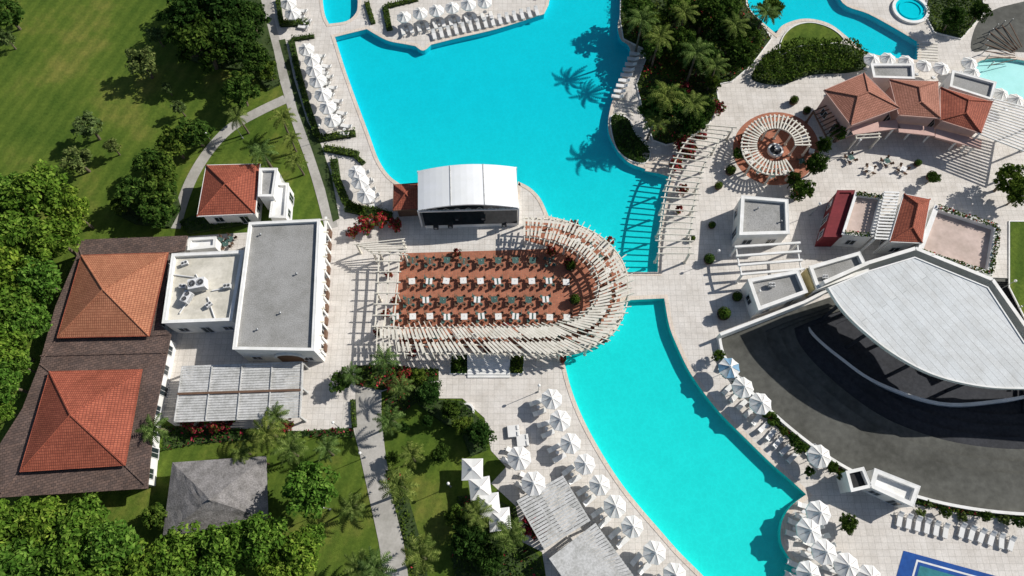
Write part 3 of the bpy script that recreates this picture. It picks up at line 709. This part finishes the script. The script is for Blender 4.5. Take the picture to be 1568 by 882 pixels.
pergola('terrace_pergola', [(1522, 152), (1500, 205)], [(1600, 172), (1590, 240)], 4.5, .6, .16, .2, STUC, 3.5, .3, 2, sm=False)

# fountain
w = MB(); c = g(1186, 232)
w.cyl((c.x, c.y, .05), (c.x, c.y, .45), 1.2, 1.2, 24, STUC, False)
cir = [Vector((c.x+1.2*math.cos(i*.2618), c.y+1.2*math.sin(i*.2618), 0)) for i in range(24)]
w.strip(cir, -.3, 0.01, .05, .5, STUC); w.poly(cir, [], .35, NAVY); w.cyl((c.x, c.y, .1), (c.x, c.y, 1.1), .2, .12, 12, STUC); w.cyl((c.x, c.y, 1.1), (c.x, c.y, 1.25), .2, .45, 16, STUC)
w.obj('fountain')
w = MB(); c = g(714, 630); cir = [Vector((c.x+1.1*math.cos(i*.2618), c.y+1.1*math.sin(i*.2618), 0)) for i in range(24)]
w.strip(cir, -.25, 0, .0, .45, STUC); w.poly(cir, [], .2, PATH); w.box((c.x, c.y, .2), 1.4, .06, .1, METAL, .6); w.obj('foot_shower_basin')

# red terrace
terr = smooth([(614, 388, 1), (850, 381, 1), (890, 394), (912, 415), (920, 440), (911, 468), (888, 487), (855, 497, 1), (598, 500, 1)])
sheet('terracotta_terrace', terr, .05, BRICK)
# stage
e = empty('stage_pavilion')
w = MB(); fl = G([(640, 300), (792, 296), (792, 346), (652, 350)]); w.prism(fl, .03, .9, STUC, DARK); w.obj('stage_floor', e)
w = MB(); NN = 16; z0 = 5.0
TL, TR, BL, BR = g(640, 262, z0), g(790, 256, z0), g(640, 322, z0), g(794, 318, z0)
def arch(f): return 1.3*math.sin(math.pi*f)**.9 if 0 < f < 1 else 0
for i in range(NN):
    f0, f1 = i/NN, (i+1)/NN
    a = TL.lerp(TR, f0)+Vector((0, 0, arch(f0))); b = TL.lerp(TR, f1)+Vector((0, 0, arch(f1)))
    c = BL.lerp(BR, f0)+Vector((0, 0, arch(f0))); d = BL.lerp(BR, f1)+Vector((0, 0, arch(f1)))
    w.face([c, d, b, a], MEMB)
    dz = Vector((0, 0, -.25)); w.face([c+dz, a+dz, b+dz, d+dz], MEMB); w.face([c+dz, d+dz, d, c], MEMB); w.face([b+dz, a+dz, a, b], MEMB)
w.face([TL, BL, BL+dz, TL+dz], MEMB); w.face([BR, TR, TR+dz, BR+dz], MEMB)
for f in (1/3, 2/3):
    a = TL.lerp(TR, f)+Vector((0, 0, arch(f)+.03)); c = BL.lerp(BR, f)+Vector((0, 0, arch(f)+.03)); w.beam(c, a, .12, .06, SLATG)
w.obj('canopy_membrane', e, shade=False)
w = MB()
for q in (TL, TR, BL, BR): w.cyl((q.x, q.y, .03), (q.x, q.y, 4.9), .14, .14, 10, WMETAL)
w.beam(BL-Vector((0, 0, .4)), BR-Vector((0, 0, .4)), .2, .3, WMETAL); w.beam(TL-Vector((0, 0, .4)), TR-Vector((0, 0, .4)), .2, .3, WMETAL)
for i in range(9):
    a = BL.lerp(BR, i/9); b = BL.lerp(BR, (i+1)/9); w.beam(a-Vector((0, 0, .4)), (a+b)/2-Vector((0, 0, -.3)), .06, .06, METAL); w.beam((a+b)/2-Vector((0, 0, -.3)), b-Vector((0, 0, .4)), .06, .06, METAL)
w.obj('columns', e)
w = MB(); w.prism([TL+Vector((.3, -.2, 0)), TR+Vector((-.3, -.2, 0)), TR+Vector((-.3, .0, 0)), TL+Vector((.3, 0, 0))], .9, 4.6, DARK); w.obj('backdrop', e)
hipb('x', [(603, 283), (642, 280), (641, 320), (602, 322)], 2.9, .9, TILE, WOOD, parent=e, win=False)
w = MB()
for u, v in [(668, 349), (690, 347), (772, 345), (700, 336), (740, 335)]:
    c = g(u, v, .9); w.box((c.x, c.y, .9), .7, .6, .9, DARK); w.cyl((c.x, c.y-.31, 1.3), (c.x, c.y-.33, 1.3), .22, .22, 12, METAL)
w.obj('loudspeakers', e)
# stairs south of pergola
w = MB()
for i in range(8):
    q = G([(716, 545+i*4.2), (781, 545+i*4.2), (781, 549.2+i*4.2), (716, 549.2+i*4.2)]); w.prism(q, .03, .95-i*.11, STUC)
w.obj('garden_stairs')

# ---------------- right-hand buildings
e = flatb('white_tower', [(1136, 300), (1206, 306), (1208, 357), (1133, 359)], 4.0, roof=GRAVEL, par=.5, pw=.4)
e = flatb('red_pavilion', [(1283, 292), (1308, 292), (1288, 362), (1262, 362)], 3.4, REDP, REDP, .2)
e = flatb('clock_house', [(1310, 295), (1352, 300), (1336, 362), (1290, 358)], 3.8, roof=PINKT, par=.7)
e = hipb('clock_house_wing', [(1384, 297), (1424, 305), (1412, 372), (1362, 370)], 4.8, 1.0, TILE, ridge=.25)
pergola('roof_pergola', [(1355, 294), (1340, 365)], [(1376, 295), (1363, 366)], 4.6, .5, .25, .1, STUC, 6, .1, 2, sm=False)
e = flatb('terrace_building', [(1432, 314), (1530, 345), (1518, 422), (1405, 385)], 4.6, roof=PINKT, par=.7, pw=.6)
for a, b in [((1434, 317), (1528, 347)), ((1528, 347), (1517, 418)), ((1517, 420), (1408, 384)), ((1312, 297), (1350, 302)), ((1293, 356), (1334, 360))]:
    hh = 4.6 if a[0] > 1400 else 3.8
    A = g(*a, hh); B = g(*b, hh); d = (B-A).normalized(); nn = Vector((d.y, -d.x, 0))*.35
    shrubs('roof_planter', [A-nn, B-nn, B+nn, A+nn], .55, LM, 60, .15, .08, z0=hh-.05, rough=.9, base=False)
# pink row of houses
e = hipb('tile_roof_house', [(1262, 138), (1323, 112), (1377, 165), (1303, 192)], 5.2, 1.1, TILEP, STUCP, ridge=.38)
hipb('x', [(1362, 122), (1436, 125), (1440, 181), (1376, 176)], 4.9, .9, TILEP, STUCP, ridge=.3, parent=e)
hipb('x', [(1440, 134), (1520, 156), (1502, 204), (1440, 184)], 4.6, .9, TILE, STUCP, ridge=.3, parent=e)
flatb('x', [(1334, 98), (1398, 98), (1400, 120), (1338, 118)], 4.6, parent=e)
flatb('x', [(1459, 108), (1525, 126), (1518, 152), (1455, 132)], 4.4, parent=e)
w = MB()
for u, v in [(1300, 198), (1325, 205), (1370, 195), (1400, 196), (1430, 200), (1470, 212), (1500, 218)]:
    c = g(u, v, 3.0); w.cyl((c.x, c.y, 0), (c.x, c.y, 3.0), .16, .16, 8, STUC)
for a, b in [((1303, 200), (1375, 190)), ((1375, 196), (1430, 202)), ((1432, 204), (1502, 222))]: w.beam(g(*a, 3.1), g(*b, 3.1), 1.6, .2, STUCP)
w.obj('veranda', e)
pergola('house_pergola', [(1270, 160), (1290, 200)], [(1246, 170), (1268, 212)], 3.0, .7, .14, .16, WOOD, 4, .2, 2, sm=False)
pergola('house_pergola', [(1310, 192), (1312, 212)], [(1345, 190), (1347, 210)], 3.0, .5, .14, .16, SLAT, 4, .2, 2, sm=False)
# theatre gate buildings
flatb('theatre_gatehouse', [(1146, 428), (1222, 414), (1236, 447), (1162, 474)], 3.6, par=.6, pw=.4)
flatb('theatre_gatehouse', [(1240, 408), (1316, 386), (1330, 414), (1252, 442)], 3.6, par=.6, pw=.4)
w = MB(); q = G([(1238, 410), (1250, 442)], 3.0); w.beam(q[0]-Vector((0, 0, 1.5)), q[1]-Vector((0, 0, 1.5)), .6, 3.0, YEL); w.obj('gate_wall')
# lower-right white kiosk
e = flatb('pool_kiosk', [(1340, 718), (1408, 745), (1398, 775), (1333, 745)], 3.2, roof=STUC, par=.6, pw=.45)
flatb('x', [(1296, 722), (1322, 716), (1334, 745), (1304, 752)], 3.2, roof=DARK, par=.6, parent=e)
# ---------------- amphitheatre
e = empty('amphitheatre')
C = g(1520, 455); OB = [p for p in bowlc]
w = MB()
def ringp(f, z): return [Vector((p.x, p.y, 0)).lerp(Vector((C.x, C.y, 0)), f)+Vector((0, 0, z)) for p in OB]
zs = -.12; n = len(OB)
r0 = ringp(0, .03); r1 = ringp(0, zs)
def band(a, b, mat):
    for i in range(n):
        j = (i+1) % n; w.face([a[i], a[j], b[j], b[i]], mat)
band(r0, r1, STUC); cur = r1; nx = ringp(.17, zs); band(cur, nx, ASPH); cur = nx; f = .17
for i in range(9):
    zs -= .38; d = ringp(f, zs); band(cur, d, NAVY); f += .055; nx = ringp(f, zs); band(d, nx, ASPH if i < 2 else NAVY); cur = nx  # inner steps have the roof shade darkened into their stone
w.poly(cur, [], zs, DARK); w.obj('seating_bowl', e)
w = MB(); oa = G(smooth([(1100, 517), (1108, 548), (1138, 590), (1180, 632), (1222, 668), (1270, 703), (1320, 730), (1400, 760), (1480, 778), (1568, 787), (1640, 785)], 6, False))
w.strip(oa, -.12, .25, .0, .75, STUC, closed=False); w.obj('rim_wall', e)
w = MB(); sa = G(smooth([(1228, 482), (1246, 512), (1288, 548), (1345, 586), (1440, 617), (1530, 613), (1600, 600)], 6, False), -1.6)
w.strip([Vector((p.x, p.y, 0)) for p in sa], -.15, .3, zs, -1.6, STUC, closed=False); w.obj('orchestra_wall', e)
RH = 7.4
ro_ = smooth([(1268, 441, 1), (1290, 474), (1322, 506), (1370, 543), (1430, 574), (1500, 591), (1568, 595), (1660, 592), (1780, 600, 1), (1800, 520, 1), (1568, 525, 1), (1512, 440, 1), (1400, 394, 1), (1330, 415, 1)], 6)  # unseen right end added past the frame so the roof shade continues
p = ccw(G(ro_, RH)); w = MB(); w.prism(p, RH-.45, RH, STUC, ROOFW, True); w.strip(p, -.12, .06, RH-.5, RH+.1, STUC); w.obj('fan_roof', e)
w = MB()
bk = [(1262, 432), (1330, 402), (1402, 380), (1520, 428), (1585, 520)]
P = G(bk, 5.0)
for i in range(4):
    a, b = P[i], P[i+1]; w.beam((a.x, a.y, 2.4), (b.x, b.y, 2.4), .5, 5.2, STUC)
w.obj('back_wall', e)
w = MB(); cc = G([(1300, 455), (1345, 500), (1420, 545), (1520, 570), (1400, 420), (1500, 450)], RH-.5)
for q in cc: w.cyl((q.x, q.y, zs), (q.x, q.y, RH-.45), .25, .25, 12, NAVY)
w.obj('columns', e)
w = MB(); q = G([(1103, 512), (1160, 490), (1232, 462), (1265, 445)], 2.0)
for i in range(3): w.beam((q[i].x, q[i].y, 1.0), (q[i+1].x, q[i+1].y, 1.0), .4, 2.0, STUC)
w.obj('boundary_wall')

# court
sheet('sports_court', [(1383, 843), (1700, 930), (1680, 1000), (1350, 960)], .06, COURTB)
sheet('court_surface', [(1408, 866), (1640, 932), (1630, 980), (1385, 950)], .07, COURTG)
w = MB(); w.strip(ccw(G([(1405, 860), (1640, 925), (1630, 985), (1380, 950)])), 0, .22, .07, .078, LINE); w.obj('court_markings')
# jacuzzi + playground
w = MB(); c = g(1393, 16); cir = [Vector((c.x+2.6*math.cos(i*.2027), c.y+2.6*math.sin(i*.2027), 0)) for i in range(31)]
w.poly(cir, [], .12, BASIN); w.strip(cir, -.02, .5, .03, .4, STUC); w.strip(cir, -.9, -.6, .03, .25, BASIN); w.obj('jacuzzi')
sheet('play_area', smooth([(1488, 78), (1492, 45), (1510, 22), (1545, 8), (1600, 5), (1610, 75), (1560, 80), (1520, 76)]), .06, ASPH)
w = MB()
for i in range(9):
    a = math.radians(100+i*12); c = g(1570, 90); d = Vector((math.cos(a), math.sin(a), 0)); w.beam(c+d*2+Vector((0, 0, .5)), c+d*7+Vector((0, 0, .7)), .1, .1, WOOD); q = c+d*7; w.cyl((q.x, q.y, 0), (q.x, q.y, 1.6), .08, .08, 6, METAL)
w.obj('climbing_frame')
# ---------------------------------------------------------------- furniture
def umbmesh(sq=False, alt=None):
    t = MB(); n = 4 if sq else 8; r = 1.9 if sq else 1.36; zt, ze = (3.05, 2.35)
    t.cyl((0, 0, 0), (0, 0, 3.05), .035, .03, 8, WMETAL); t.cyl((0, 0, 0), (0, 0, .12), .35, .3, 12, METAL); t.cyl((0, 0, 3.05), (0, 0, 3.15), .05, .02, 8, WMETAL)
    for i in range(n):
        a0 = 2*math.pi*i/n+math.pi/n; a1 = 2*math.pi*(i+1)/n+math.pi/n
        cm = alt if (alt and i % 2) else CLOTH
        prev = None
        for k in range(4):
            f = (k+1)/4; z = zt-(zt-ze)*(f**.85)
            p = Vector((r*f*math.cos(a0), r*f*math.sin(a0), z)); q = Vector((r*f*math.cos(a1), r*f*math.sin(a1), z)); m = (p+q)/2-Vector((0, 0, .07*f)); m.x *= .985; m.y *= .985
            if prev is None: t.face([(0, 0, zt), p, m], cm); t.face([(0, 0, zt), m, q], cm)
            else: t.face([prev[0], p, m, prev[2]], cm); t.face([prev[2], m, q, prev[1]], cm)
            prev = (p, q, m)
        dz = Vector((0, 0, -.2)); t.face([p, p+dz, m+dz, m], cm); t.face([m, m+dz, q+dz, q], cm)
        t.beam((0, 0, zt-.05), prev[0]-Vector((0, 0, .03)), .03, .03, WOOD)
    t.cyl((0, 0, 3.0), (0, 0, 3.08), .2, .06, 8, CLOTH)
    return t.mesh('beach_umbrella', uv=False)
UM = umbmesh(); UMS = umbmesh(True); UMB = umbmesh(False, BLUEC)
def loungemesh():
    t = MB()
    for y in (-.3, .3): t.beam((-.95, y, .3), (.95, y, .3), .05, .06, WMETAL)
    for x in (-.8, .75):
        for y in (-.3, .3): t.box((x, y, 0), .05, .05, .3, WMETAL)
    for k in range(8): t.beam((-.9+k*.17, -.3, .33), (-.9+k*.17, .3, .33), .08, .02, WMETAL)
    t.box((-.3, 0, .34), 1.25, .6, .08, CLOTH)
    t.beam((.33, 0, .38), (.93, 0, .72), .6, .08, CLOTH); t.beam((.8, 0, .68), (.93, 0, .76), .45, .1, CLOTH); t.beam((.7, 0, .3), (.75, 0, .6), .5, .03, WMETAL)
    return t.mesh('sun_lounger', uv=False)
LO = loungemesh()
def stmesh():
    t = MB(); t.cyl((0, 0, .42), (0, 0, .46), .25, .25, 12, WMETAL); t.cyl((0, 0, 0), (0, 0, .42), .03, .03, 6, WMETAL); t.cyl((0, 0, 0), (0, 0, .03), .18, .18, 10, WMETAL); return t.mesh('side_table', uv=False)
STB = stmesh()
def umb(u, v, me=UM, s=1.0, name='beach_umbrella'):
    c = g(u, v, 2.7*s); inst(name, me, (c.x, c.y, .04), R.uniform(-.2, .2), s*R.uniform(.96, 1.04)); return c
def station(u, v, ang, s=1.0, me=UM, n=2, off=.9):
    c = umb(u, v, me, s); d = Vector((math.cos(ang), math.sin(ang), 0)); q = Vector((-d.y, d.x, 0))
    for sg in ((-1, 1) if n == 2 else (0,)):
        p = c+q*(.7*sg)+d*off; inst('sun_lounger', LO, (p.x, p.y, .05), ang+R.uniform(-.08, .08), 1)
    p = c+d*(off+.2)-d*.3; inst('side_table', STB, (p.x, p.y, .05))
row = [(845, 610), (858, 643), (874, 678), (896, 710), (919, 742), (942, 775), (969, 806), (1003, 846), (1034, 880)]
for i, (u, v) in enumerate(row):
    a = g(*row[max(0, i-1)]); b = g(*row[min(len(row)-1, i+1)]); d = b-a; station(u, v, math.atan2(-d.x, d.y), 1.04, off=1.9)
L1 = [(468, 73), (477, 89), (480, 105), (486, 122), (494, 143), (501, 162), (508, 182), (441, 3), (447, 18)]
for u, v in L1: station(u, v, 2.9+math.pi, 1.0, off=1.6)
for u, v in [(551, 276), (560, 298), (545, 262)]: station(u, v, .3, 1.0, off=.9)
for u, v in [(618, 23), (643, 18), (668, 14), (692, 9), (717, 5), (742, 1)]: station(u, v, -1.3, .95, off=1.4)
for i in range(15):
    p = g(665+i*11.2, 56-i*2.55); inst('sun_lounger', LO, (p.x, p.y, .05), 1.8, 1)
for u, v in [(795, 701), (817, 740)]: station(u, v, 2.7, 1.12, off=1.2)
for u, v in [(723, 718), (735, 747), (748, 773), (765, 795)]: umb(u, v, UMS, 1.02)
station(1118, 562, 1.0, 1.1, UMB, off=.8)
for u, v in [(1139, 592), (1166, 617), (1256, 698)]: station(u, v, .8, 1.1, off=.8)
for u, v in [(1255, 785), (1240, 812), (1264, 845), (1298, 866), (1334, 884), (1240, 878)]: station(u, v, 2.8, 1.12, off=1.0)
for u, v in [(1336, 90), (1361, 88), (1389, 92), (1417, 98), (1443, 103), (1486, 95), (1490, 110), (1535, 142), (1557, 152)]: umb(u, v, UM, .95)
for i in range(9):
    p = g(972-i*3.4, 85+i*8.2); inst('sun_lounger', LO, (p.x, p.y, .08), -.15, 1)
for i in range(8):
    p = g(1238+i*9, 795+i*14); inst('sun_lounger', LO, (p.x, p.y, .05), .3, 1)
for i in range(6):
    p = g(1375+i*14, 795+i*3.5); inst('sun_lounger', LO, (p.x, p.y, .05), 1.2, 1)
for i in range(10):
    p = g(1112+i*11, 598+i*11.5); inst('sun_lounger', LO, (p.x, p.y, .05), -2.4+R.uniform(-.1, .1), 1)
for i in range(6):
    p = g(1470+i*15, 812+i*4); inst('sun_lounger', LO, (p.x, p.y, .05), 1.2+R.uniform(-.2, .2), 1)
def dbmesh():
    t = MB()
    for x in (-.9, .9):
        for y in (-.9, .9): t.box((x, y, 0), .1, .1, .5, WMETAL)
    t.box((0, 0, .3), 2.0, 2.0, .12, WMETAL); t.box((0, 0, .42), 1.85, 1.85, .2, CLOTH)
    for y in (-.5, .5): t.box((.75, y, .62), .3, .7, .15, CLOTH)
    return t.mesh('daybed', uv=False)
DB = dbmesh()
for u, v, r in [(786, 661, .1), (800, 675, .1)]: p = g(u, v); inst('daybed', DB, (p.x, p.y, .04), r, .8)
# dining sets
def chair(t, x, y, a, mat):
    ca, sa = math.cos(a), math.sin(a)
    def P(px, py, pz): return (x+px*ca-py*sa, y+px*sa+py*ca, pz)
    t.beam(P(-.22, 0, .45), P(.22, 0, .45), .44, .05, mat)
    for px in (-.19, .19):
        for py in (-.19, .19): t.beam(P(px, py, 0), P(px, py, .43), .035, .035, WOOD)
    t.beam(P(.21, 0, .47), P(.27, 0, .9), .42, .04, mat)
def dinmesh(cm, top, runner=True):
    t = MB(); t.cyl((0, 0, 0), (0, 0, .72), .05, .05, 8, METAL); t.cyl((0, 0, 0), (0, 0, .04), .28, .28, 10, METAL)
    t.box((0, 0, .72), .9, .9, .04, top)
    if runner: t.box((0, 0, .762), .22, .92, .008, TEAL)
    t.cyl((.1, .1, .77), (.1, .1, .86), .04, .04, 8, CLOTH)
    for a in (0, 1, 2, 3): chair(t, .78*math.cos(a*math.pi/2+.785), .78*math.sin(a*math.pi/2+.785), a*math.pi/2+.785, cm)
    return t.mesh('dining_table_set', uv=False)
DN = [dinmesh(WOOD, CLOTH, False), dinmesh(TEAL, CLOTH), dinmesh(WOOD, TEAL), dinmesh(TEAL, WOOD)]
for y, x0, x1, ws in [(399, 632, 850, (2, 2, 3)), (431, 631, 868, (0, 0, 1)), (460, 626, 850, (2, 1, 3, 2)), (485, 606, 872, (0, 0, 0, 1))]:
    x = x0
    while x < x1:
        p = g(x, y+R.uniform(-1.5, 1.5), .7); inst('dining_table_set', DN[R.choice(ws)], (p.x, p.y, .055), R.uniform(-.15, .15)); x += 26.2
for x in range(640, 860, 30):
    p = g(x+R.uniform(-4, 4), 515, .7); inst('dining_table_set', DN[R.choice((0, 2))], (p.x, p.y, .05), R.uniform(-.2, .2), .95)
for i in range(9):
    a = math.radians(-70+i*17); p = g(858+76*math.cos(a), 440+72*math.sin(a)); inst('dining_table_set', DN[i % 3], (p.x, p.y, .05), a, .9)
for u, v in [(340, 371), (355, 369), (348, 376), (1150, 250), (1160, 265), (1140, 235), (1225, 250), (1330, 262), (1355, 250), (1380, 262), (1200, 195), (1300, 245), (1165, 200), (1180, 272), (1200, 268), (1230, 215), (1240, 235)]:
    p = g(u, v); inst('dining_table_set', DN[R.choice((0, 2))], (p.x, p.y, .055), R.uniform(0, 1.5), .9)
# lamps
def lampmesh():
    t = MB(); t.cyl((0, 0, 0), (0, 0, .3), .14, .1, 10, METAL); t.cyl((0, 0, .3), (0, 0, 3.4), .05, .035, 8, METAL)
    N = 6
    for i in range(N):
        for j in range(10):
            P = lambda a, b: (.2*math.sin(math.pi*a/N)*math.cos(2*math.pi*b/10), .2*math.sin(math.pi*a/N)*math.sin(2*math.pi*b/10), 3.58+.2*math.cos(math.pi*a/N))
            t.face([P(i, j), P(i+1, j), P(i+1, j+1), P(i, j+1)], CLOTH)
    return t.mesh('garden_lamp', uv=False)
LA = lampmesh()
for u, v in [(372, 212), (498, 213), (824, 600), (1562, 470), (1528, 445), (506, 780), (330, 225), (560, 700), (1090, 400), (690, 745), (520, 655), (1150, 460), (1300, 235), (1240, 330)]:
    p = g(u, v); inst('garden_lamp', LA, (p.x, p.y, .04))

# ---------------------------------------------------------------- light & camera
w = bpy.data.worlds.new('World'); bpy.context.scene.world = w; w.use_nodes = True
n = w.node_tree.nodes; l = w.node_tree.links
sky = n.new('ShaderNodeTexSky'); sky.sky_type = 'NISHITA'; sky.sun_disc = False; sky.sun_elevation = SUNEL; sky.sun_rotation = math.atan2(SUNAZ.x, SUNAZ.y)
l.new(sky.outputs[0], n['Background'].inputs[0]); n['Background'].inputs[1].default_value = .075
sd = bpy.data.lights.new('sun', 'SUN'); sd.energy = 5.0; sd.angle = math.radians(.5); sd.color = (1, .965, .91)
so = bpy.data.objects.new('sun', sd); bpy.context.collection.objects.link(so)
dv = Vector((SUNAZ.x*math.cos(SUNEL), SUNAZ.y*math.cos(SUNEL), math.sin(SUNEL))); so.rotation_euler = dv.to_track_quat('Z', 'Y').to_euler(); so.location = dv*100
cd = bpy.data.cameras.new('camera'); cd.lens = 24; cd.sensor_width = 36; cd.clip_end = 3000
co = bpy.data.objects.new('camera', cd); bpy.context.collection.objects.link(co); co.location = (0, 0, H); co.rotation_euler = (T, 0, 0)
sc = bpy.context.scene; sc.camera = co; sc.view_settings.view_transform = 'Standard'; sc.view_settings.look = 'None'; sc.view_settings.exposure = 0
